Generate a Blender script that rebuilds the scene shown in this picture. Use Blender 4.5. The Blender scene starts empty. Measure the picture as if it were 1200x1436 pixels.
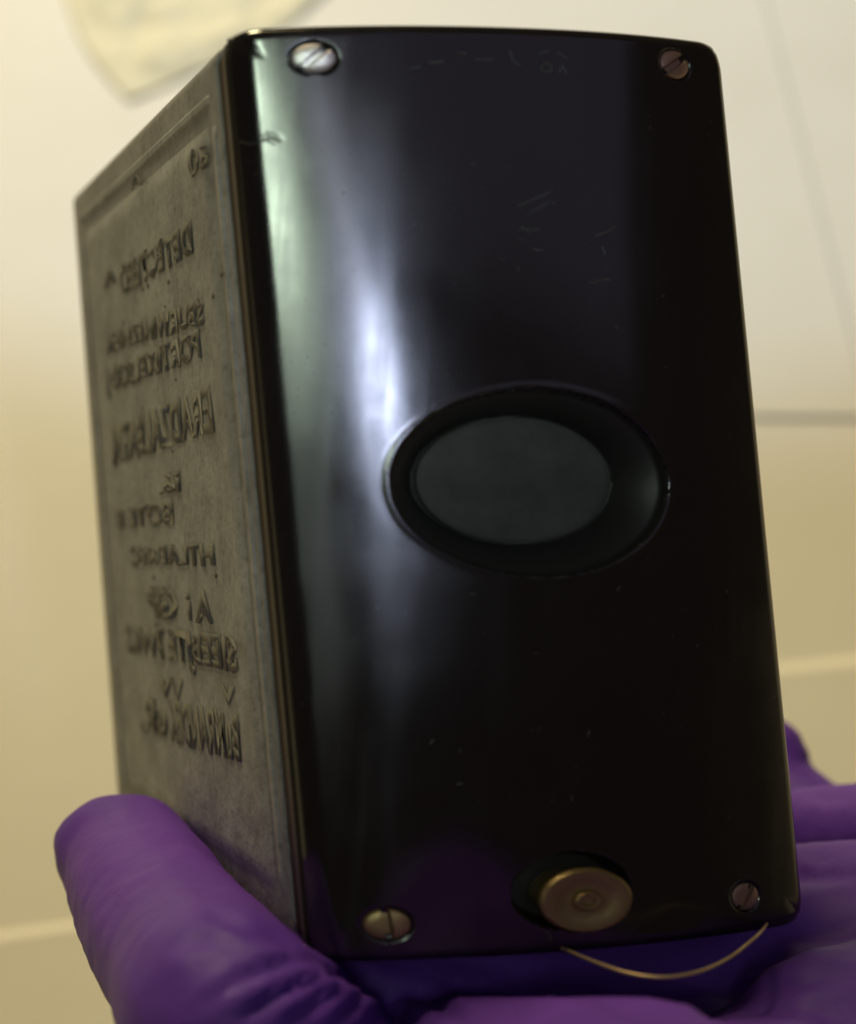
import bpy, bmesh, math, random
from mathutils import Vector, Matrix, noise
from mathutils.bvhtree import BVHTree
random.seed(4)
S = bpy.context.scene
COL = S.collection
MM = 0.001

# ------------------------------------------------------------------ camera
F, CX, CY = 2400.0, 600.0, 718.0          # focal length and centre in photograph pixels (1200 x 1436)
cam_d = bpy.data.cameras.new('camera'); cam = bpy.data.objects.new('camera', cam_d); COL.objects.link(cam)
cam_d.sensor_fit = 'HORIZONTAL'; cam_d.sensor_width = 36; cam_d.lens = 36 * F / 1200
cam_d.clip_start = .01; cam_d.clip_end = 50
PITCH = math.radians(55)
cam.location = (0, 0, .46); cam.rotation_euler = (math.pi/2 - PITCH, 0, 0)
S.camera = cam
cam_d.dof.use_dof = True; cam_d.dof.focus_distance = .235; cam_d.dof.aperture_fstop = 16
MC = Matrix.Translation(cam.location) @ cam.rotation_euler.to_matrix().to_4x4()
MR = MC.to_3x3()
def cw(v):            # camera frame in mm (x right, y down, z forward) -> world metres
    return MC @ Vector((v[0]*MM, -v[1]*MM, -v[2]*MM))
def cdir(v): return MR @ Vector((v[0], -v[1], -v[2]))
def ray(px, py): return Vector(((px-CX)/F, (py-CY)/F, 1.0))
def pd(px, py, d): return ray(px, py) * d          # camera frame point at depth d mm

# ------------------------------------------------------------------ world
w = bpy.data.worlds.new('World'); S.world = w; w.use_nodes = True
bg = w.node_tree.nodes['Background']; bg.inputs[0].default_value = (1, .72, .5, 1); bg.inputs[1].default_value = .035
S.view_settings.view_transform = 'Standard'; S.view_settings.look = 'None'
S.view_settings.exposure = 0; S.view_settings.gamma = 1
S.render.engine = 'CYCLES'

# ------------------------------------------------------------------ lamps
def area(name, pos, target, sx, sy, power, colour, spread=180, updir=None):
    d = bpy.data.lights.new(name, 'AREA'); d.shape = 'RECTANGLE'; d.size = sx; d.size_y = sy
    d.energy = power; d.color = colour; d.spread = math.radians(spread)
    o = bpy.data.objects.new(name, d); COL.objects.link(o)
    z = (pos - target).normalized()
    y = (updir or Vector((0, 0, 1)))
    x = y.cross(z).normalized(); y = z.cross(x)
    o.matrix_world = Matrix(((x.x, y.x, z.x, pos.x), (x.y, y.y, z.y, pos.y), (x.z, y.z, z.z, pos.z), (0, 0, 0, 1)))
    return o
# warm ceiling lamp over the bench
area('ceiling_lamp', Vector((-1.5, 4.7, 3.4)), Vector((0, .25, .1)), 1.35, 1.35, 318, (1, .835, .46))
# cooler lamp that reaches only the far part of the bench
sd = bpy.data.lights.new('bench_lamp', 'SPOT'); so = bpy.data.objects.new('bench_lamp', sd); COL.objects.link(so)
sd.energy = 50; sd.color = (.56, .74, 1.0); sd.spot_size = math.radians(50); sd.spot_blend = .13; sd.shadow_soft_size = .03
so.location = (.03, 1.45, 1.35)
so.rotation_euler = (Vector((.03, 1.096, 0)) - so.location).to_track_quat('-Z', 'Y').to_euler()

# tall narrow lamps in the room behind the photographer, mirrored in the gloss of the cover
def room_lamp(name, top, bot, width, radiance, colour, dist=.9, spread=16, aim=(-.012, .145, .312)):
    o_ = Vector(aim)
    f_ = lambda yaw, el: o_ + dist*(MR @ Vector((math.sin(math.radians(yaw))*math.cos(math.radians(el)), math.sin(math.radians(el)), math.cos(math.radians(yaw))*math.cos(math.radians(el)))))
    a, b = f_(*top), f_(*bot); h = (a-b).length
    return area(name, (a+b)/2, o_, width, h, radiance*math.pi*width*h/(60*(16/spread)**3 if spread < 90 else 1), colour, spread, (a-b).normalized())
room_lamp('window_lamp', (-3.6, 13.5), (.2, 3.0), .072, 22, (.80, 1.0, .76))
room_lamp('tube_lamp', (8.5, 14.0), (14.3, 3.4), .052, 3.6, (.80, .84, 1.0))
room_lamp('tube_lamp', (14.5, 3.4), (16.1, .8), .072, 230, (.66, .74, 1.0), spread=6.5, aim=(-.0062, .1335, .3025))
room_lamp('window_lamp', (.3, 2.6), (2.6, -13), .08, .4, (.85, .95, .9))  # faint extra lamp, added to carry the greenish streak down the left edge
room_lamp('added_glow_panel', (40, 42), (36, 9), .95, .17, (.74, .70, 1.0), spread=180)  # unseen broad panel, added to give the upper cover a bluish glow

# ------------------------------------------------------------------ helpers
def new_mat(name, base, rough=.5, **kw):
    m = bpy.data.materials.new(name); m.use_nodes = True
    b = m.node_tree.nodes['Principled BSDF']
    b.inputs['Base Color'].default_value = (*base, 1); b.inputs['Roughness'].default_value = rough
    for k, v in kw.items(): b.inputs[k.replace('_', ' ')].default_value = v
    return m
def N(m, t, **kw):
    n = m.node_tree.nodes.new(t)
    for k, v in kw.items(): setattr(n, k, v)
    return n
def lk(m, a, b): m.node_tree.links.new(a, b)
def bsdf(m): return m.node_tree.nodes['Principled BSDF']
def tex_noise(m, scale, detail=4, rough=.55, stretch=None, coord='Object'):
    tc = N(m, 'ShaderNodeTexCoord'); n = N(m, 'ShaderNodeTexNoise'); mp = N(m, 'ShaderNodeMapping')
    lk(m, tc.outputs[coord], mp.inputs[0]); lk(m, mp.outputs[0], n.inputs['Vector'])
    if stretch: mp.inputs['Scale'].default_value = stretch
    n.inputs['Scale'].default_value = scale; n.inputs['Detail'].default_value = detail; n.inputs['Roughness'].default_value = rough
    return n
def ramp(m, src, stops):
    r = N(m, 'ShaderNodeValToRGB'); lk(m, src, r.inputs[0]); e = r.color_ramp.elements
    while len(e) < len(stops): e.new(.5)
    for el, (p, c) in zip(e, stops): el.position = p; el.color = (*c, 1) if len(c) == 3 else c
    return r
def bump(m, src, strength, dist, prev=None):
    b = N(m, 'ShaderNodeBump'); b.inputs['Strength'].default_value = strength; b.inputs['Distance'].default_value = dist
    lk(m, src, b.inputs['Height'])
    if prev: lk(m, prev.outputs[0], b.inputs['Normal'])
    lk(m, b.outputs[0], bsdf(m).inputs['Normal']); return b

def mesh_obj(name, verts, faces, mat, parent=None, smooth=True, autosmooth=None):
    me = bpy.data.meshes.new(name)
    org = parent.location if parent else Vector((0, 0, 0))
    me.from_pydata([tuple(Vector(v) - org) for v in verts], [], faces)
    me.validate(); me.update()
    if smooth: me.shade_smooth()
    if autosmooth: 
        try: me.set_sharp_from_angle(angle=math.radians(autosmooth))
        except Exception: pass
    me.materials.append(mat)
    o = bpy.data.objects.new(name, me); COL.objects.link(o)
    if parent: o.parent = parent
    return o

# ------------------------------------------------------------------ box frame: x right (0..W), y down (0..H), z into the box (0..D), mm
CN = {(0,0,0):(-23.71,-57.59,203.25),(0,0,1):(-65.86,-59.28,316.15),(0,1,0):(-13.79,54.04,206.86),(0,1,1):(-57.7,56.37,319.09),
      (1,0,0):(38.04,-62.3,226.55),(1,0,1):(-4.11,-63.99,339.45),(1,1,0):(50.04,55.23,230.94),(1,1,1):(6.12,57.56,343.17)}
CN = {k: Vector(v) + (Vector((.933, -.077, .352))*(1.0+.35*k[1]) if k[0] else Vector()) + (Vector((.073, .997, .026))*.6 if k[1] else Vector()) for k, v in CN.items()}
W, H, D = 67.0, 115.0, 120.5
def LC(x, y, z):
    u, v, t = x/W, y/H, z/D
    r = Vector((0, 0, 0))
    for (a, b, c), p in CN.items():
        r += p * ((u if a else 1-u) * (v if b else 1-v) * (t if c else 1-t))
    return r
def L(x, y, z): return cw(LC(x, y, z))
def solve(px, py, fx=None, fz=None):
    """box coordinates of the point seen at a photograph pixel, on plane x=fx or z=fz"""
    a = [30.0, 60.0]
    def pr(a):
        q = LC(a[0], a[1], fz) if fz is not None else LC(fx, a[1], a[0])
        return CX + F*q.x/q.z - px, CY + F*q.y/q.z - py
    for _ in range(12):
        e = pr(a); h = .01
        e1 = pr([a[0]+h, a[1]]); e2 = pr([a[0], a[1]+h])
        j = [[(e1[0]-e[0])/h, (e2[0]-e[0])/h], [(e1[1]-e[1])/h, (e2[1]-e[1])/h]]
        det = j[0][0]*j[1][1]-j[0][1]*j[1][0]
        a[0] -= (e[0]*j[1][1]-e[1]*j[0][1])/det; a[1] -= (j[0][0]*e[1]-j[1][0]*e[0])/det
    return a

# ------------------------------------------------------------------ materials
m_cover = new_mat('black_gloss_plastic', (.008, .0075, .0085), .22, IOR=1.7)
def scuff(m, scale, detail, rough, stretch):            # noise drawn out along the box's own height
    tc = N(m, 'ShaderNodeTexCoord'); r_ = N(m, 'ShaderNodeMapping'); r_.inputs['Rotation'].default_value = (-math.radians(34.8), 0, math.radians(3))
    k_ = N(m, 'ShaderNodeMapping'); k_.inputs['Scale'].default_value = stretch; n = N(m, 'ShaderNodeTexNoise')
    lk(m, tc.outputs['Object'], r_.inputs[0]); lk(m, r_.outputs[0], k_.inputs[0]); lk(m, k_.outputs[0], n.inputs['Vector'])
    n.inputs['Scale'].default_value = scale; n.inputs['Detail'].default_value = detail; n.inputs['Roughness'].default_value = rough; return n
def mrange(m, src, f0, f1, t0, t1):
    r = N(m, 'ShaderNodeMapRange'); lk(m, src, r.inputs[0])
    for k, v in zip(('From Min', 'From Max', 'To Min', 'To Max'), (f0, f1, t0, t1)): r.inputs[k].default_value = v
    return r
def add_(m, a, b, op='ADD'):
    n = N(m, 'ShaderNodeMath', operation=op); lk(m, a, n.inputs[0]); lk(m, b, n.inputs[1]); return n
smear = scuff(m_cover, 60, 6, .62, (1, .10, 1)); blot = tex_noise(m_cover, 42, 7, .65)
fine = scuff(m_cover, 420, 4, .6, (1, .04, 1)); dust = tex_noise(m_cover, 1500, 2, .5)
rg_ = add_(m_cover, mrange(m_cover, smear.outputs[0], .35, .7, .13, .20).outputs[0], mrange(m_cover, blot.outputs[0], .45, .72, 0, .10).outputs[0])
rg_ = add_(m_cover, rg_.outputs[0], mrange(m_cover, fine.outputs[0], .5, .75, 0, .06).outputs[0])
lk(m_cover, rg_.outputs[0], bsdf(m_cover).inputs['Roughness'])
dm = mrange(m_cover, add_(m_cover, mrange(m_cover, dust.outputs[0], .66, .74, 0, 1).outputs[0], mrange(m_cover, blot.outputs[0], .42, .62, 0, 1).outputs[0], 'MULTIPLY').outputs[0], 0, 1, 0, 1)
dcol = ramp(m_cover, dm.outputs[0], [(0, (.008, .0068, .0075)), (1, (.045, .042, .04))])
lk(m_cover, dcol.outputs[0], bsdf(m_cover).inputs['Base Color'])
b1 = bump(m_cover, smear.outputs[0], .05, .0003); b2 = bump(m_cover, fine.outputs[0], .10, .00004, b1)

def body_mat(name, c0, c1, c2):
    m = new_mat(name, c1, .62)
    a = tex_noise(m, 120, 6, .65); r = ramp(m, a.outputs[0], [(.3, c0), (.52, c1), (.75, c2)])
    s = tex_noise(m, 700, 3, .6); rs = ramp(m, s.outputs[0], [(.3, (.62, .6, .56)), (.5, (1, 1, 1))])
    mx = N(m, 'ShaderNodeMix', data_type='RGBA', blend_type='MULTIPLY'); mx.inputs[0].default_value = .8
    lk(m, r.outputs[0], mx.inputs[6]); lk(m, rs.outputs[0], mx.inputs[7]); lk(m, mx.outputs[2], bsdf(m).inputs['Base Color'])
    b = bump(m, a.outputs[0], .5, .0006); bump(m, s.outputs[0], .5, .00015, b)
    return m
m_body = body_mat('worn_grey_brown_casing', (.158, .155, .150), (.22, .217, .214), (.28, .275, .27))
m_panel = body_mat('worn_grey_panel', (.175, .178, .176), (.265, .270, .270), (.355, .362, .36))
m_letter = new_mat('darkened_embossed_lettering', (.098, .094, .082), .75)
m_gap = new_mat('dark_brown_gasket', (.035, .022, .014), .6)
m_strip = new_mat('brown_edging', (.085, .065, .05), .5)
m_disc = new_mat('matte_grey_rubber', (.036, .036, .034), .8)
m_dish = new_mat('satin_black_plastic', (.012, .012, .011), .5)
nd = tex_noise(m_disc, 110, 7, .7); lk(m_disc, ramp(m_disc, nd.outputs[0], [(.35, (.026, .026, .024)), (.65, (.052, .051, .048))]).outputs[0], bsdf(m_disc).inputs['Base Color']); bump(m_disc, nd.outputs[0], .4, .0003)
m_bright = new_mat('bright_nickel', (.85, .80, .82), .45, Metallic=1)
m_dull = new_mat('tarnished_brass', (.33, .24, .115), .42, Metallic=.8)
m_dullp = new_mat('tarnished_copper', (.36, .23, .19), .42, Metallic=.7)
for mm in (m_dull, m_dullp, m_bright):
    q = tex_noise(mm, 500, 4); bump(mm, q.outputs[0], .5, .0002)
m_dark = new_mat('dark_recess', (.004, .004, .004), .6)
m_side = new_mat('dull_black_moulding_side', (.010, .008, .007), .8); bsdf(m_side).inputs['Specular IOR Level'].default_value = .12
m_gap.node_tree.nodes['Principled BSDF'].inputs['Specular IOR Level'].default_value = .15
m_scratch = new_mat('grey_scratched_plastic', (.05, .05, .052), .5)
m_wire = new_mat('brass_wire', (.5, .36, .20), .45, Metallic=.7)

# ------------------------------------------------------------------ the box
root = bpy.data.objects.new('exploder_box', None); COL.objects.link(root)
root.location = L(W/2, H, D/2)
root['label'] = 'black glossy-fronted box with grey embossed side held upright in a purple gloved hand'
root['category'] = 'box'

# surface of the arched front cover: z (negative is outwards)
SAG = 5.4
def front_z(x, y):
    s = (x - W/2)/(W/2)
    z = -SAG*(1 - abs(s)**2.2)                      # arch across the width
    z -= .8*(1-((y-H/2)/(H/2))**2)*(1-s*s)
    return z
RE = 2.6
def edge_drop(x, y):                                 # rounding towards the four edges
    d = 0.0
    for e, r in ((x, 2.6), (W-x, 1.5), (y, 1.5), (H-y, 1.6)):
        if e < r: d += r - math.sqrt(max(0, r*r - (r-e)**2))
    return d
OX, OY = solve(750, 677, fz=-4.9); OA, OB = 18.3, 11.7
IX, IY = solve(716, 674, fz=1.4)
IA, IB = 13.5, 8.2
KX, KY = solve(796, 1247, fz=-4.2)
SCREWS = [(441, 80, 2.7, 1.85, -3.1), (943, 91, 2.45, 1.9, -2.2), (1040, 1256, 2.3, 1.85, -2.2), (545, 1298, 2.85, 2.0, -3.1)]
SC = [(*solve(px, py, fz=fz), a, b) for px, py, a, b, fz in SCREWS]
def sstep(a, b, x):
    t = min(1, max(0, (x-a)/(b-a))); return t*t*(3-2*t)
CR = [solve(px, py, fz=-2.5) for px, py in ((352, 183), (362, 188), (372, 190), (382, 186), (390, 188), (397, 193))]
def cover_z(x, y):
    z = front_z(x, y) + edge_drop(x, y)
    # eccentric oval dish round the push disc
    s = math.hypot((x-OX)/OA, (y-OY)/OB)
    if s < 1.08:
        # fraction between outer oval and inner oval, along the ray from the inner centre
        q = math.hypot((x-IX)/(IA*1.0), (y-IY)/(IB*1.0))
        f = (1-s)/max(1e-4, (1-s)+max(0, q-1)) if s < 1 else 0
        dep = 1.2*sstep(1.0, .965, s) + 5.2*f**1.2
        z += dep - .12*math.exp(-((s-1.02)/.02)**2)
    q = math.hypot((x-KX)/7.9, (y-KY)/4.9)
    z += 4.5*sstep(1.0, .86, q)
    for sx, sy, a, b in SC:
        q = math.hypot((x-sx)/(a+.22), (y-sy)/(b+.2)); z += .55*sstep(1.0, .85, q)
    for i in range(len(CR)-1):                       # hairline crack near the top left
        ax, ay = CR[i]; bx, by = CR[i+1]; dx, dy = bx-ax, by-ay
        t = min(1, max(0, ((x-ax)*dx+(y-ay)*dy)/(dx*dx+dy*dy)))
        d = math.hypot(x-ax-t*dx, y-ay-t*dy); z += .05*math.exp(-(d/.18)**2)
    return z
def cover():
    xs = []; ys = []
    nx, ny = 236, 400
    def grid(n, T, r):
        out = []
        for i in range(n+1):
            t = i/n; out.append(T*t)
        return out
    # denser near the edges so that the rounding is smooth
    xs = sorted(set([0, .03, .1, .22, .4, .65, .95, 1.3] + [W-q for q in (0, .03, .1, .22, .4, .65, .95, 1.3)] + [1.6+(W-3.2)*i/nx for i in range(nx+1)]))
    ys = sorted(set([0, .03, .1, .22, .4, .7, 1.05] + [H-q for q in (0, .03, .1, .22, .4, .7, 1.05)] + [1.4+(H-2.8)*i/ny for i in range(ny+1)]))
    V = []; Fc = []
    cr = 4.0                                        # rounded corners in outline
    def rc(x, y):
        ex = min(x, W-x); ey = min(y, H-y)
        if ex < cr and ey < cr:
            # squeeze square corner into a round one
            a, b = (cr-ex)/cr, (cr-ey)/cr
            m = max(a, b); l = math.hypot(a, b); k = m/l if l > 0 else 1
            a2, b2 = a*k, b*k
            k2 = .55
            a, b = a+(a2-a)*k2, b+(b2-b)*k2
            ex2, ey2 = cr-a*cr, cr-b*cr
            x = ex2 if x < W/2 else W-ex2; y = ey2 if y < H/2 else H-ey2
        return x, y
    for y in ys:
        for x in xs:
            X, Y = rc(x, y); V.append(L(X, Y, cover_z(x, y)))
    nX, nY = len(xs), len(ys)
    for j in range(nY-1):
        for i in range(nX-1):
            a = j*nX+i; Fc.append((a, a+nX, a+nX+1, a+1))
    # skirt
    loop = [(i, 0) for i in range(nX)] + [(nX-1, j) for j in range(1, nY)] + [(i, nY-1) for i in range(nX-2, -1, -1)] + [(0, j) for j in range(nY-2, 0, -1)]
    base = len(V); n = len(loop)
    for k, zz in enumerate((2.9,)):
        for (i, j) in loop:
            X, Y = rc(xs[i], ys[j]); V.append(L(X, Y, zz))
    for q in range(n):
        i, j = loop[q]; i2, j2 = loop[(q+1) % n]
        Fc.append((j*nX+i, j2*nX+i2, base+(q+1) % n, base+q))
    V.append(L(W/2, H/2, 2.9)); c = len(V)-1
    for q in range(n): Fc.append((base+q, base+(q+1) % n, c))
    o = mesh_obj('front_cover', V, Fc, m_cover, root, True, 50)
    o.data.materials.append(m_dish)
    for k, p in enumerate(o.data.polygons[:(nX-1)*(nY-1)]):
        x, y = xs[k % (nX-1)], ys[k//(nX-1)]
        if math.hypot((x-OX)/OA, (y-OY)/OB) < .985 or math.hypot((x-KX)/7.9, (y-KY)/4.9) < .97: p.material_index = 1
    o.data.materials.append(m_side)
    for k, p in enumerate(o.data.polygons):
        if k >= (nX-1)*(nY-1) or k % (nX-1) < 3 or k % (nX-1) > nX-5: p.material_index = 2
    bm = bmesh.new(); bm.from_mesh(o.data); bmesh.ops.recalc_face_normals(bm, faces=bm.faces); bm.to_mesh(o.data); bm.free()
    return o
co = cover()
def rbox(name, x0, x1, y0, y1, z0, z1, r, mat, parent, seg=5, bev=.6, ny=1):
    """prism along z with rounded (x,y) outline; lightly bevelled front and back edge"""
    out = []
    def ring(ins):
        R = max(r-ins, .05); pts = []
        for cx, cy, a0 in ((x1-ins-R, y1-ins-R, 0), (x0+ins+R, y1-ins-R, 90), (x0+ins+R, y0+ins+R, 180), (x1-ins-R, y0+ins+R, 270)):
            for k in range(seg+1):
                a = math.radians(a0+90*k/seg); pts.append((cx+R*math.cos(a), cy+R*math.sin(a)))
        return pts
    V = []; Fc = []
    layers = [(bev, z0), (bev*.3, z0+bev*.3), (0, z0+bev)] + [(0, z0+bev+(z1-z0-2*bev)*k/6) for k in range(1, 7)] + [(bev*.3, z1-bev*.3), (bev, z1)]
    for ins, z in layers:
        for x, y in ring(ins): V.append(L(x, y, z))
    n = 4*(seg+1)
    for k in range(len(layers)-1):
        for i in range(n): Fc.append((k*n+i, k*n+(i+1) % n, (k+1)*n+(i+1) % n, (k+1)*n+i))
    Fc.append(tuple(range(n))); Fc.append(tuple(reversed(range((len(layers)-1)*n, len(layers)*n))))
    o = mesh_obj(name, V, Fc, mat, parent, True, 35)
    bm = bmesh.new(); bm.from_mesh(o.data); bmesh.ops.recalc_face_normals(bm, faces=bm.faces); bm.to_mesh(o.data); bm.free()
    return o
body = rbox('casing', 0.15, W-.15, 0.2, H-.2, 8.2, D, 2.2, m_body, root, bev=.4)
rbox('gasket', 0.55, W-.55, .9, H-.9, 2.9, 8.6, 2.0, m_gap, root, bev=.05)
rbox('metal_edging', 0.12, W-.12, .3, H-.3, 3.7, 4.7, 2.0, m_strip, root, bev=.3)

# left side panel: raised sheet with a rim line, slightly buckled
def side_sheet(name, y0, y1, z0, z1, h, mat, r=3, bev=.7):
    V = []; Fc = []; ny, nz = 60, 50
    for j in range(ny+1):
        for i in range(nz+1):
            y = y0+(y1-y0)*j/ny; z = z0+(z1-z0)*i/nz
            e = min(y-y0, y1-y, z-z0, z1-z); t = min(1, e/bev)
            k = h*math.sin(t*math.pi/2) + .12*noise.noise(Vector((y*.06, z*.06, 3)))*t
            V.append(L(.15-k+.02, y, z))
    for j in range(ny):
        for i in range(nz):
            a = j*(nz+1)+i; Fc.append((a, a+nz+1, a+nz+2, a+1))
    # closed back
    b = len(V)
    for (y, z) in ((y0, z0), (y0, z1), (y1, z1), (y1, z0)): V.append(L(1.0, y, z))
    c = [0, nz, ny*(nz+1)+nz, ny*(nz+1)]
    Fc.append((b, b+1, b+2, b+3))
    for q in range(4): pass
    return mesh_obj(name, V, Fc, mat, root, True, 60)
rim = []
side_sheet('side_panel', 9.0, H-6.5, 14.5, D-13, .55, m_panel)
side_sheet('rim_strip', 5.2, 6.9, 12.5, D-6, .35, m_panel, bev=.5)
side_sheet('rim_strip', 9.5, H-6, 10.2, 12.4, .35, m_panel, bev=.6)
side_sheet('rim_strip', 10, H-6, D-9.5, D-6.6, .30, m_panel, bev=.6)

# embossed lettering on the side panel, worn until it can hardly be read
def side_text(txt, p0, p1, hgt, off=.35, seed=0, bold=.045):
    cu = bpy.data.curves.new('t', 'FONT'); cu.body = txt; cu.size = 1; cu.offset = bold; cu.extrude = 0; cu.resolution_u = 2
    o = bpy.data.objects.new('t', cu); COL.objects.link(o)
    bpy.context.view_layer.update()
    dg = bpy.context.evaluated_depsgraph_get(); me = bpy.data.meshes.new_from_object(o.evaluated_get(dg))
    COL.objects.unlink(o)
    bm = bmesh.new(); bm.from_mesh(me)
    xs = [v.co.x for v in bm.verts]; x0, x1 = min(xs), max(xs)
    ys = [v.co.y for v in bm.verts]; yb, yt = 0, max(ys)
    zA, yA = solve(*p0, fx=-.2); zB, yB = solve(*p1, fx=-.2)
    # height in mm at the middle of the line
    pm = ((p0[0]+p1[0])/2, (p0[1]+p1[1])/2)
    _, ym = solve(*pm, fx=-.2); _, yh = solve(pm[0], pm[1]-hgt, fx=-.2); hh = abs(ym-yh)*1.15
    # drop random faces' worth of wear by jittering the outline
    ext = bmesh.ops.extrude_face_region(bm, geom=bm.faces[:])
    top = {v for v in ext['geom'] if isinstance(v, bmesh.types.BMVert)}
    org = root.location
    for v in bm.verts:
        u = (v.co.x-x0)/(x1-x0); h = v.co.y/yt
        u = 1-u
        z = zA+(zB-zA)*u; y = yA+(yB-yA)*u - h*hh
        w_ = noise.noise(Vector((u*14, h*5, seed)))*.45; w2 = noise.noise(Vector((u*14+9, h*5, seed)))*.45
        hi = -.27 if v in top else .1-off
        # worn: relief height varies, sometimes vanishing into the panel
        k = noise.noise(Vector((z*.16, y*.22, seed*3.1)))
        hi += max(0, k)*.12 if v in top else 0
        v.co = L(hi-.28, y+w2, z+w_*2) - org
    bmesh.ops.recalc_face_normals(bm, faces=bm.faces)
    bm.to_mesh(me); bm.free(); me.materials.clear(); me.materials.append(m_letter)
    ob = bpy.data.objects.new('embossed_lettering', me); COL.objects.link(ob); ob.parent = root
    return ob
TEXT = [('60', (268, 250), (298, 228), 34), ('A', (186, 268), (204, 256), 16),
        ('A', (148, 404), (166, 394), 24), ('DETECTEED', (172, 412), (274, 352), 38),
        ('SBURWINEZINGA', (152, 494), (290, 452), 28), ('PORTIMBLSOD J', (152, 549), (286, 500), 32),
        ('ERADZALBATNI', (160, 650), (302, 602), 50), ('i6.', (226, 693), (256, 688), 26),
        ('BOTE 8', (166, 740), (246, 733), 25), ('HTLAEMEC', (186, 791), (304, 792), 24),
        ('GP', (210, 864), (254, 869), 38), ('A i', (266, 869), (302, 873), 36),
        ('SIEEBJTE 7WKS', (180, 912), (338, 940), 36), ('VV', (226, 974), (262, 980), 22), ('V', (314, 984), (334, 989), 22),
        ('uR.', (200, 1020), (238, 1030), 38), ('BuMRANDEK', (242, 1036), (342, 1066), 50)]
for i, t in enumerate(TEXT):
    try: side_text(*t, seed=i*1.7)
    except Exception as ex: print('text', ex)
# pits and dents: small dark chips scattered over the lettering
def chip(px, py, r):
    z, y = solve(px, py, fx=-.2); V = [L(-.62, y, z)]; n = 7
    for k in range(n):
        a = 6.283*k/n; q = r*random.uniform(.7, 1.2); V.append(L(-.38, y+q*math.sin(a)*.8, z+q*math.cos(a)*1.8))
    return V, [(0, 1+k, 1+(k+1) % n) for k in range(n)]
V = []; Fc = []
for k in range(24):
    v, f_ = chip(random.uniform(165, 320), random.uniform(330, 1060), random.uniform(.25, .6)); b = len(V)
    V += v; Fc += [tuple(q+b for q in g) for g in f_]
st = mesh_obj('paint_chips', V, Fc, m_letter, root); st['kind'] = 'stuff'

# frame on the front cover for fitted pieces: point and axes in box coordinates
def disc_part(name, cx, cy, prof, mat, parent=root, a=1.0, b=1.0, seg=48, zc=None, tilt=True):
    """lathe with an oval plan; prof = [(radius fraction, z)]"""
    z0 = front_z(cx, cy) if zc is None else zc
    e = .05
    sx = (front_z(cx+1, cy)-front_z(cx-1, cy))/2 if tilt else 0
    sy = (front_z(cx, cy+1)-front_z(cx, cy-1))/2 if tilt else 0
    V = []; Fc = []
    for rf, z in prof:
        for k in range(seg):
            t = 6.283185*k/seg; dx, dy = a*rf*math.cos(t), b*rf*math.sin(t)
            V.append(L(cx+dx, cy+dy, z0+z+sx*dx+sy*dy))
    n = len(prof)
    for i in range(n-1):
        for k in range(seg): Fc.append((i*seg+k, i*seg+(k+1) % seg, (i+1)*seg+(k+1) % seg, (i+1)*seg+k))
    Fc.append(tuple(range((n-1)*seg, n*seg)))
    return mesh_obj(name, V, Fc, mat, parent, True, 35)
disc = disc_part('push_disc', IX, IY, [(.96, 3), (1.0, 1.2), (.99, .45), (.955, .18), (.9, .08), (.6, 0.0), (.3, -.03), (.02, -.04)], m_disc, a=IA-.3, b=IB-.2, seg=80, zc=front_z(IX, IY)+5.6, tilt=False)
disc['label'] = 'flat matte grey oval disc sunk in the dish'

def screw(i, mat, ang, lab):
    cx, cy, a, b = SC[i]
    V = []; Fc = []; seg = 40
    # domed head with a real slot cut across it
    sx = (front_z(cx+1, cy)-front_z(cx-1, cy))/2; sy = (front_z(cx, cy+1)-front_z(cx, cy-1))/2
    rings = [1.0, .97, .9, .8, .7, .6, .5, .4, .3, .2, .1, .02]
    ca, sa = math.cos(ang), math.sin(ang)
    z0 = front_z(cx, cy)
    n = 34
    V = []; idx = {}
    for j in range(-n, n+1):
        for k in range(-n, n+1):
            u, v = j/n, k/n
            # square to disc
            du, dv = u*math.sqrt(1-v*v/2), v*math.sqrt(1-u*u/2); r = math.hypot(du, dv)
            z = .15 - .42*(1-r**4)*1.0
            if r > .93: z += (r-.93)*9
            dist = abs(-sa*du*a+ca*dv*b)
            z += .75*sstep(.52, .36, dist)*(1 if r < .99 else .3)
            dx, dy = a*du, b*dv
            idx[j, k] = len(V); V.append(L(cx+dx, cy+dy, z0+z+sx*dx+sy*dy))
    for j in range(-n, n):
        for k in range(-n, n): Fc.append((idx[j, k], idx[j, k+1], idx[j+1, k+1], idx[j+1, k]))
    o = mesh_obj('screw', V, Fc, mat, root, True, 40); o['label'] = lab
    return o
screw(0, m_bright, math.radians(-38), 'bright slotted screw at the upper left corner')
screw(1, m_dullp, math.radians(-30), 'dull pinkish slotted screw at the upper right corner')
screw(2, m_dullp, math.radians(-50), 'dull reddish slotted screw at the lower right corner')
screw(3, m_dull, math.radians(85), 'dull brass slotted screw at the lower left corner')

kx, ky = solve(817, 1261, fz=-6.6)
knob = disc_part('brass_terminal', kx, ky, [(.80, 4), (.80, -1.0), (.98, -1.2), (1.0, -1.5), (.99, -2.1), (.93, -2.45), (.85, -2.5), (.60, -2.1), (.42, -1.9), (.34, -1.95), (.30, -2.5), (.24, -2.75), (.17, -2.7), (.13, -2.3), (.02, -2.25)], m_dull, a=6.1, b=4.05, seg=64)
knob['label'] = 'round tarnished brass terminal with a small centre pin'

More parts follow.
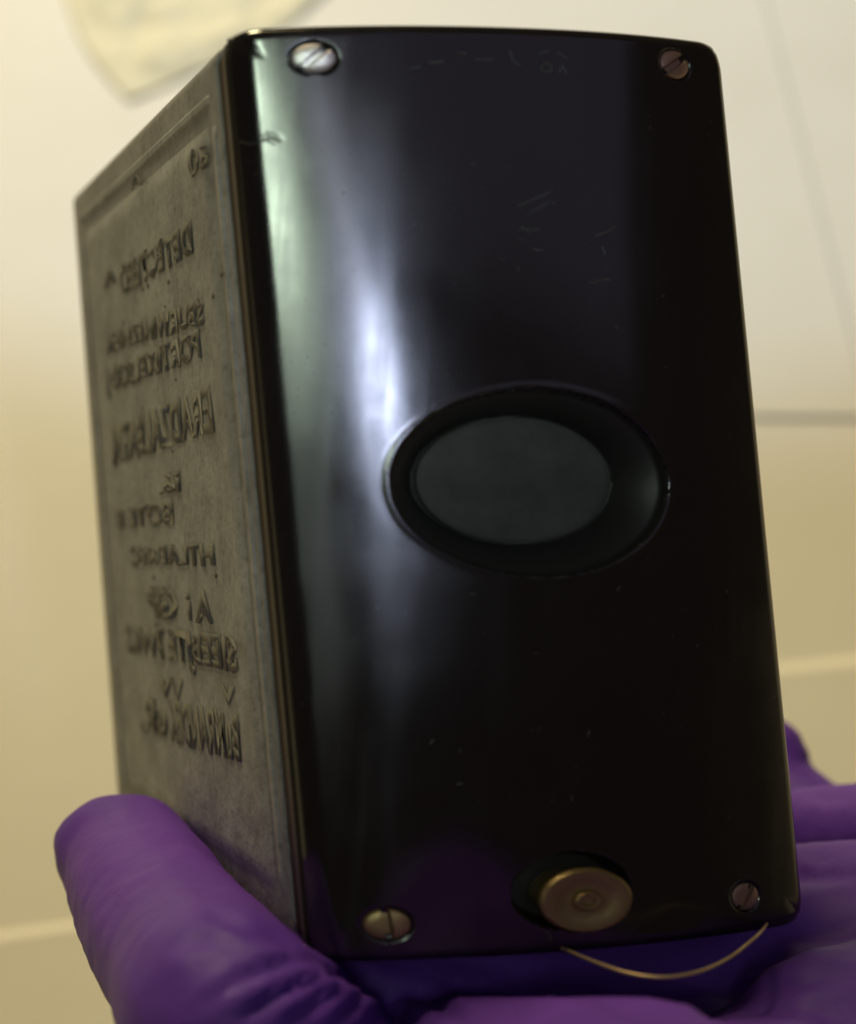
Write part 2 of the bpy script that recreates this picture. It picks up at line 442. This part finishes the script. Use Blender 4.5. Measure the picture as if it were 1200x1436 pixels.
# faint scratched marks on the cover, thin shallow ridges
def tube(name, pts, r, mat, parent=root, seg=8, taper=None):
    P = [Vector(p) for p in pts]; V = []; Fc = []; up = Vector((0, 0, 1))
    for i, p in enumerate(P):
        t = (P[min(i+1, len(P)-1)]-P[max(i-1, 0)]).normalized()
        a = t.cross(up if abs(t.dot(up)) < .9 else Vector((1, 0, 0))).normalized(); b = t.cross(a)
        rr_ = r*(taper(i/(len(P)-1)) if taper else 1)
        for k in range(seg):
            an = 6.283185*k/seg; V.append(p+a*rr_*math.cos(an)+b*rr_*math.sin(an))
    for i in range(len(P)-1):
        for k in range(seg): Fc.append((i*seg+k, i*seg+(k+1) % seg, (i+1)*seg+(k+1) % seg, (i+1)*seg+k))
    Fc.append(tuple(range(seg))); Fc.append(tuple(range((len(P)-1)*seg, len(P)*seg)))
    return mesh_obj(name, V, Fc, mat, parent)
def scratch_set(strokes, w_=.12):
    V = []; Fc = []
    for st_ in strokes:
        pts = []
        for px, py in st_:
            x, y = solve(px, py, fz=-5.0); pts.append((x, y))
        for i in range(len(pts)-1):
            (ax, ay), (bx, by) = pts[i], pts[i+1]; d = math.hypot(bx-ax, by-ay) or 1; nx_, ny_ = -(by-ay)/d*w_, (bx-ax)/d*w_
            b = len(V)
            for (x, y, s_) in ((ax, ay, 1), (ax, ay, -1), (bx, by, -1), (bx, by, 1)): V.append(L(x+nx_*s_, y+ny_*s_, cover_z(x, y)-.02))
            V.append(L(ax, ay, cover_z(ax, ay)-.07)); V.append(L(bx, by, cover_z(bx, by)-.07))
            Fc += [(b, b+3, b+5, b+4), (b+1, b+4, b+5, b+2)]
    return V, Fc
V, Fc = scratch_set([[(354, 184), (362, 189), (370, 191), (378, 188), (385, 186), (391, 190), (397, 195)]], .13)
mesh_obj('crack', V, Fc, m_dark, root)['label'] = 'short wavy dark crack in the cover near the upper left edge'
marks = [[(575, 95), (590, 92)], [(600, 88), (622, 86)], [(640, 76), (652, 75)], [(665, 84), (690, 84)], [(712, 72), (718, 88), (726, 92)],
         [(752, 76), (768, 72)], [(764, 88), (756, 94), (760, 102), (770, 101), (771, 92), (764, 88)], [(780, 74), (794, 82)], [(782, 102), (787, 92), (793, 104)]]
V, Fc = scratch_set(marks, .13)
o = mesh_obj('scratched_lettering', V, Fc, m_scratch, root); o['label'] = 'faint hand-scratched characters along the top edge'
marks = [[(722, 290), (745, 280), (768, 270)], [(735, 302), (765, 285)], [(726, 318), (738, 328)], [(722, 323), (752, 323)], [(742, 350), (756, 352)],
         [(830, 332), (850, 325), (862, 316)], [(842, 346), (846, 358)], [(820, 398), (850, 391)], [(842, 391), (852, 393)]]
for mk in marks:
    V, Fc = scratch_set([mk], .12); mesh_obj('scratch', V, Fc, m_scratch, root)
marks = []
for k in range(26):
    x = random.uniform(470, 1040); y = random.uniform(250, 1180)
    if math.hypot((x-745)/215, (y-677)/150) < 1: continue
    an = random.uniform(0, 6.28); l_ = random.uniform(2, 9); marks.append([(x, y), (x+l_*math.cos(an), y+l_*math.sin(an))])
V, Fc = scratch_set(marks, .07)
o = mesh_obj('fine_scratches', V, Fc, m_scratch, root); o['kind'] = 'stuff'

# thin wire bowed under the box
wp = [(788, 1330, 211), (830, 1348, 206), (880, 1365, 202), (930, 1371, 201), (980, 1363, 204), (1025, 1342, 210), (1062, 1312, 214), (1075, 1296, 226)]
P = [pd(*q) for q in wp]; Q = []
for i in range(len(P)-1):
    p0, p1, p2, p3 = P[max(i-1, 0)], P[i], P[i+1], P[min(i+2, len(P)-1)]
    for k in range(8):
        t = k/8; Q.append(.5*((2*p1)+(p2-p0)*t+(2*p0-5*p1+4*p2-p3)*t*t+(3*p1-p0-3*p2+p3)*t**3))
Q.append(P[-1])
wr = tube('wire', [cw(q) for q in Q], .22*MM, m_wire)
wr['label'] = 'thin brass wire bowed out below the bottom edge'

# ------------------------------------------------------------------ gloved hand
def chain(pts, n=14):
    """pts: (px, py, depth, radius mm) -> list of (vector, radius), Catmull-Rom"""
    P = [(pd(a, b, d), r) for a, b, d, r in pts]; out = []
    for i in range(len(P)-1):
        p0, p1, p2, p3 = P[max(i-1, 0)], P[i], P[i+1], P[min(i+2, len(P)-1)]
        for k in range(n):
            t = k/n
            c = .5*((2*p1[0])+(p2[0]-p0[0])*t+(2*p0[0]-5*p1[0]+4*p2[0]-p3[0])*t*t+(3*p1[0]-p0[0]-3*p2[0]+p3[0])*t**3)
            out.append((c, p1[1]+(p2[1]-p1[1])*t))
    out.append(P[-1]); return out
HAND = []
def beside(px, py, r, k=.86):                       # point lying against the left side of the box
    z, y = solve(px, py, fx=-r*k); return (px, py, LC(-r*k, y, z).z, r)
thumb = [beside(182, 1208, 10.6), beside(212, 1268, 11.6), beside(272, 1356, 12.0), beside(340, 1448, 12.6), (470, 1545, 228, 16.0), (640, 1620, 222, 20)]
HAND += chain(thumb)
HAND += chain([(98, 1172, thumb[0][2], 2.6), (160, 1196, thumb[0][2], 9.4)], 8)
# heel and palm under the box
HAND += chain([(470, 1548, 236, 15), (640, 1560, 228, 17.5), (820, 1560, 236, 17.5), (1000, 1548, 243, 17.5), (1180, 1505, 248, 17)])
HAND += chain([(520, 1470, 250, 13), (700, 1440, 255, 13), (900, 1420, 262, 13), (1120, 1400, 265, 14)])
HAND += chain([(640, 1620, 215, 20), (860, 1700, 190, 24), (900, 1800, 170, 26)])
HAND += chain([(860, 1620, 232, 22), (1080, 1650, 225, 23), (1000, 1800, 180, 26)])
HAND += chain([(700, 1425, 252, 16), (900, 1405, 258, 17), (1060, 1392, 262, 18), (1260, 1395, 264, 18)])
# web of the thumb
HAND += chain([(385, 1440, 240, 8.5), (500, 1418, 227, 10), (640, 1382, 230, 10.5), (800, 1366, 240, 11), (960, 1352, 247, 11), (1120, 1340, 254, 11), (1300, 1345, 250, 12)])
# four fingers rising along the far right of the box, then bending back behind it
HAND += chain([(1180, 1500, 220, 16), (1290, 1400, 236, 11), (1330, 1290, 250, 10), (1200, 1258, 262, 9.0), (1110, 1258, 272, 8.6), (1040, 1270, 282, 7.6)])
HAND += chain([(1180, 1470, 240, 15), (1330, 1340, 262, 11), (1360, 1200, 276, 9.5), (1260, 1168, 284, 8.6), (1170, 1166, 292, 8.2), (1080, 1172, 300, 7.4), (1010, 1180, 306, 6.6)])
HAND += chain([(1160, 1440, 262, 14), (1330, 1330, 290, 10), (1330, 1250, 300, 9.5), (1200, 1190, 312, 9), (1096, 1120, 322, 8.6), (1074, 1060, 326, 8.0)])
HAND += chain([(1140, 1440, 275, 13), (1280, 1340, 318, 10), (1240, 1260, 336, 9), (1100, 1220, 346, 8.6), (1000, 1200, 352, 7.5)])
bm = bmesh.new()
tpl = bmesh.new(); bmesh.ops.create_icosphere(tpl, subdivisions=2, radius=1.0)
tv = [v.co.copy() for v in tpl.verts]; tf = [[v.index for v in f.verts] for f in tpl.faces]; tpl.free()
V = []; Fc = []
for c, r in HAND:
    b = len(V); C = cw(c)
    V += [C + v*r*MM for v in tv]; Fc += [tuple(i+b for i in f) for f in tf]
me = bpy.data.meshes.new('h'); me.from_pydata(V, [], Fc)
ho = bpy.data.objects.new('h', me); COL.objects.link(ho)
md = ho.modifiers.new('r', 'REMESH'); md.mode = 'VOXEL'; md.voxel_size = .0011
md = ho.modifiers.new('s', 'SMOOTH'); md.factor = .5; md.iterations = 14
bpy.context.view_layer.update()
dg = bpy.context.evaluated_depsgraph_get(); hm = bpy.data.meshes.new_from_object(ho.evaluated_get(dg))
COL.objects.unlink(ho)
# creases of the glove: (pixel polyline, depth mm, width px) and soft noise folds
CREASES = [([(430, 1398), (500, 1358), (570, 1345), (650, 1345)], .0, 8),
           ([(280, 1412), (340, 1372), (400, 1352), (452, 1350)], .9, 9),
           ([(330, 1436), (390, 1392), (450, 1370), (500, 1362)], 1.1, 9),
           ([(400, 1436), (450, 1400), (500, 1378), (540, 1372)], 1.0, 9),
           ([(465, 1436), (500, 1400), (530, 1382)], 1.2, 8),
           ([(360, 1296), (420, 1333), (480, 1362), (535, 1392), (575, 1436)], 1.9, 10),
           ([(540, 1384), (600, 1400), (660, 1436)], 1.0, 9),
           ([(286, 1280), (330, 1300), (390, 1325)], .7, 9),
           ([(230, 1335), (290, 1318), (345, 1330)], .5, 10),
           ([(640, 1352), (740, 1372), (840, 1400), (960, 1436)], .9, 10),
           ([(600, 1345), (720, 1352), (860, 1372)], .6, 9),
           ([(960, 1436), (1060, 1390), (1200, 1365)], .9, 11),
           ([(1010, 1330), (1100, 1316), (1200, 1310)], .5, 9),
           ([(1105, 1226), (1150, 1236), (1200, 1230)], .6, 8),
           ([(1135, 1112), (1160, 1122), (1200, 1118)], .35, 7),
           ([(1118, 1040), (1140, 1048)], .3, 6), ([(1118, 1066), (1140, 1072)], .3, 6)]
MCI = MC.inverted()
hm.calc_loop_triangles()
nrm = [v.normal.copy() for v in hm.vertices]
for v in hm.vertices:
    c = MCI @ v.co; X, Y, Z = c.x*1000, -c.y*1000, -c.z*1000
    nn = nrm[v.index]; face = (MCI.to_3x3() @ nn).z
    px, py = CX+F*X/Z, CY+F*Y/Z
    d = 0
    if face > -.2:
        for pl, dep, wd in CREASES:
            if not dep: continue
            m_ = 1e9; tt = 0; tot = len(pl)-1
            for i in range(tot):
                ax, ay = pl[i]; bx, by = pl[i+1]; dx, dy = bx-ax, by-ay
                t = min(1, max(0, ((px-ax)*dx+(py-ay)*dy)/(dx*dx+dy*dy))); q = math.hypot(px-ax-t*dx, py-ay-t*dy)
                if q < m_: m_ = q; tt = (i+t)/tot
            if m_ < wd*5:
                end = min(1, min(tt, 1-tt)*4+.15)
                d -= .7*dep*end*(math.exp(-(m_/wd)**2) - .45*math.exp(-((m_-wd*2)/(wd*1.1))**2))
    p = v.co*1000
    d += .35*noise.noise(p*.09) + .16*noise.noise(p*.28)
    # stretch folds running with the thumb web
    q = Vector((p.x*.05, p.y*.05, p.z*.22)); d += .10*noise.noise(q)
    v.co += nn*d*MM
# keep the glove out of the box: push points inside the box outwards
BX = [(L(W/2, H/2, D/2))]
hm.update()
planes = []
def pl(a, b, c, inside):
    a, b, c = L(*a), L(*b), L(*c); n_ = (b-a).cross(c-a).normalized()
    if (L(*inside)-a).dot(n_) > 0: n_ = -n_
    planes.append((a, n_))
ctr = (W/2, H/2, D/2)
pl((0, 0, 3), (0, H, 3), (0, 0, D), ctr); pl((W, 0, 3), (W, H, 3), (W, 0, D), ctr); pl((0, H, 3), (W, H, 3), (0, H, D), ctr)
pl((0, 0, D), (W, 0, D), (0, H, D), ctr); pl((0, 0, 0), (W, 0, 0), (0, H, 0), ctr)
for v in hm.vertices:
    ds = [(v.co-a).dot(n_) for a, n_ in planes]
    if max(ds) < .0003:
        i = ds.index(max(ds)); v.co += planes[i][1]*(.0003-ds[i])
hm.update(); hm.shade_smooth()
m_glove = new_mat('purple_nitrile', (.12, .058, .25), .58, IOR=1.4)
bsdf(m_glove).inputs['Specular IOR Level'].default_value = .3
bsdf(m_glove).inputs['Subsurface Weight'].default_value = .12
bsdf(m_glove).inputs['Subsurface Radius'].default_value = (.004, .002, .004)
g0 = tex_noise(m_glove, 35, 5); rg = ramp(m_glove, g0.outputs[0], [(.3, (.078, .026, .25)), (.7, (.108, .033, .30))]); lk(m_glove, rg.outputs[0], bsdf(m_glove).inputs['Base Color'])
g1 = tex_noise(m_glove, 160, 5); gb = bump(m_glove, g1.outputs[0], .4, .0008)
g2 = tex_noise(m_glove, 1600, 2); bump(m_glove, g2.outputs[0], .25, .00012, gb)
hm.materials.clear(); hm.materials.append(m_glove)
hand = bpy.data.objects.new('gloved_hand', hm); COL.objects.link(hand)
hand['label'] = 'hand in a purple nitrile glove cupping the box from below'; hand['category'] = 'hand'

# ------------------------------------------------------------------ bench and papers
def bench_pt(px, py, z=0.0):
    d = cdir(ray(px, py)); t = (z-cam.location.z)/d.z; return cam.location + d*t
m_bench = new_mat('cream_bench_cover', (.80, .74, .62), .55)
bn = tex_noise(m_bench, 9, 5); rb = ramp(m_bench, bn.outputs[0], [(.35, (.735, .70, .625)), (.7, (.79, .757, .69))]); lk(m_bench, rb.outputs[0], bsdf(m_bench).inputs['Base Color'])
bn2 = tex_noise(m_bench, 300, 4); bump(m_bench, bn2.outputs[0], .15, .0006)
def strip_quad(a, b, wd, z):
    d = (b-a).normalized(); n_ = Vector((-d.y, d.x, 0))*wd/2
    return [a-n_, b-n_, b+n_, a+n_]
mesh_obj('bench_top', [(-3, -2, 0), (3, -2, 0), (3, 4, 0), (-3, 4, 0)], [(0, 1, 2, 3)], m_bench, None, False)
bpy.data.objects['bench_top']['kind'] = 'structure'

# sheets of bench paper laid with overlapping edges, each a slightly cockled sheet
def sheet(name, corners, z, seed, label, group=None, amp=.0008, n=60, lip=.0025, smooth=True):
    a, b, c, d = [Vector((p.x, p.y, 0)) for p in corners]
    V = []; Fc = []
    for j in range(n+1):
        for i in range(n+1):
            u, v = i/n, j/n; p = (a*(1-u)+b*u)*(1-v)+(d*(1-u)+c*u)*v
            e = min(u, 1-u, v, 1-v)
            h = z + amp*noise.noise(Vector((p.x*7, p.y*7, seed))) + lip*math.exp(-e*60)*(.6+.5*noise.noise(Vector((p.x*11, p.y*11, seed+5))))
            V.append(Vector((p.x, p.y, h)))
    for j in range(n):
        for i in range(n): q = j*(n+1)+i; Fc.append((q, q+1, q+n+2, q+n+1))
    o = mesh_obj(name, V, Fc, m_bench, None, smooth)
    so_ = o.modifiers.new('t', 'SOLIDIFY'); so_.thickness = .00012; so_.offset = 1
    o['label'] = label; o['category'] = 'paper'
    if group: o['group'] = group
    return o
B = bench_pt
sheet('paper_sheet', [B(-700, 1411), B(900, 1176), B(900, 2400), B(-700, 2400)], .0003, 1,
      'cream paper sheet at the lower left with a pale edge behind the gloved thumb', 'paper sheets on the bench', amp=.0001, lip=.0003)
sheet('paper_sheet', [B(560, 991), B(1700, 866), B(1700, 2400), B(560, 2400)], .0004, 2,
      'cream paper sheet with its pale upper edge just above the fingers, right of the box', 'paper sheets on the bench', amp=.0001, lip=.0003)
sheet('paper_sheet', [B(420, 586), B(1226, 589), B(1036, -150), B(300, -150)], .0002, 3,
      'cream paper sheet at the upper right with a faint diagonal side seam', 'paper sheets on the bench', amp=.00005, lip=.0001, n=130)
# crumpled tissue behind the top left of the box
m_tissue = new_mat('tan_tissue', (.78, .72, .50), .6)
def tissue():
    pts = [(60, -130), (420, -130), (400, 60), (262, 150)]; pts = [(30, -160), (640, -160), (420, 30), (195, 140)]
    a, b, c, d = [Vector((q.x, q.y, 0)) for q in [B(*p) for p in pts]]
    V = []; Fc = []; n = 90
    for j in range(n+1):
        for i in range(n+1):
            u, v = i/n, j/n; p = (a*(1-u)+b*u)*(1-v)+(d*(1-u)+c*u)*v
            e = min(u, 1-u, v, 1-v)
            q = Vector((p.x*16, p.y*16, 2.0)); h = abs(noise.noise(q))*.005 + abs(noise.noise(q*2.3))*.0022 + .001*noise.noise(q*7)
            p = p + Vector((noise.noise(q*.6), noise.noise(q*.6+Vector((5, 5, 5))), 0))*.012
            V.append(Vector((p.x, p.y, .0004+h*min(1, e*8))))
    for j in range(n):
        for i in range(n): q = j*(n+1)+i; Fc.append((q, q+1, q+n+2, q+n+1))
    o = mesh_obj('crumpled_tissue', V, Fc, m_tissue)
    k = o.modifiers.new('t', 'SOLIDIFY'); k.thickness = .0005
    o['label'] = 'crumpled tan tissue lying on the bench behind the upper left corner of the box'; o['category'] = 'tissue'
tissue()
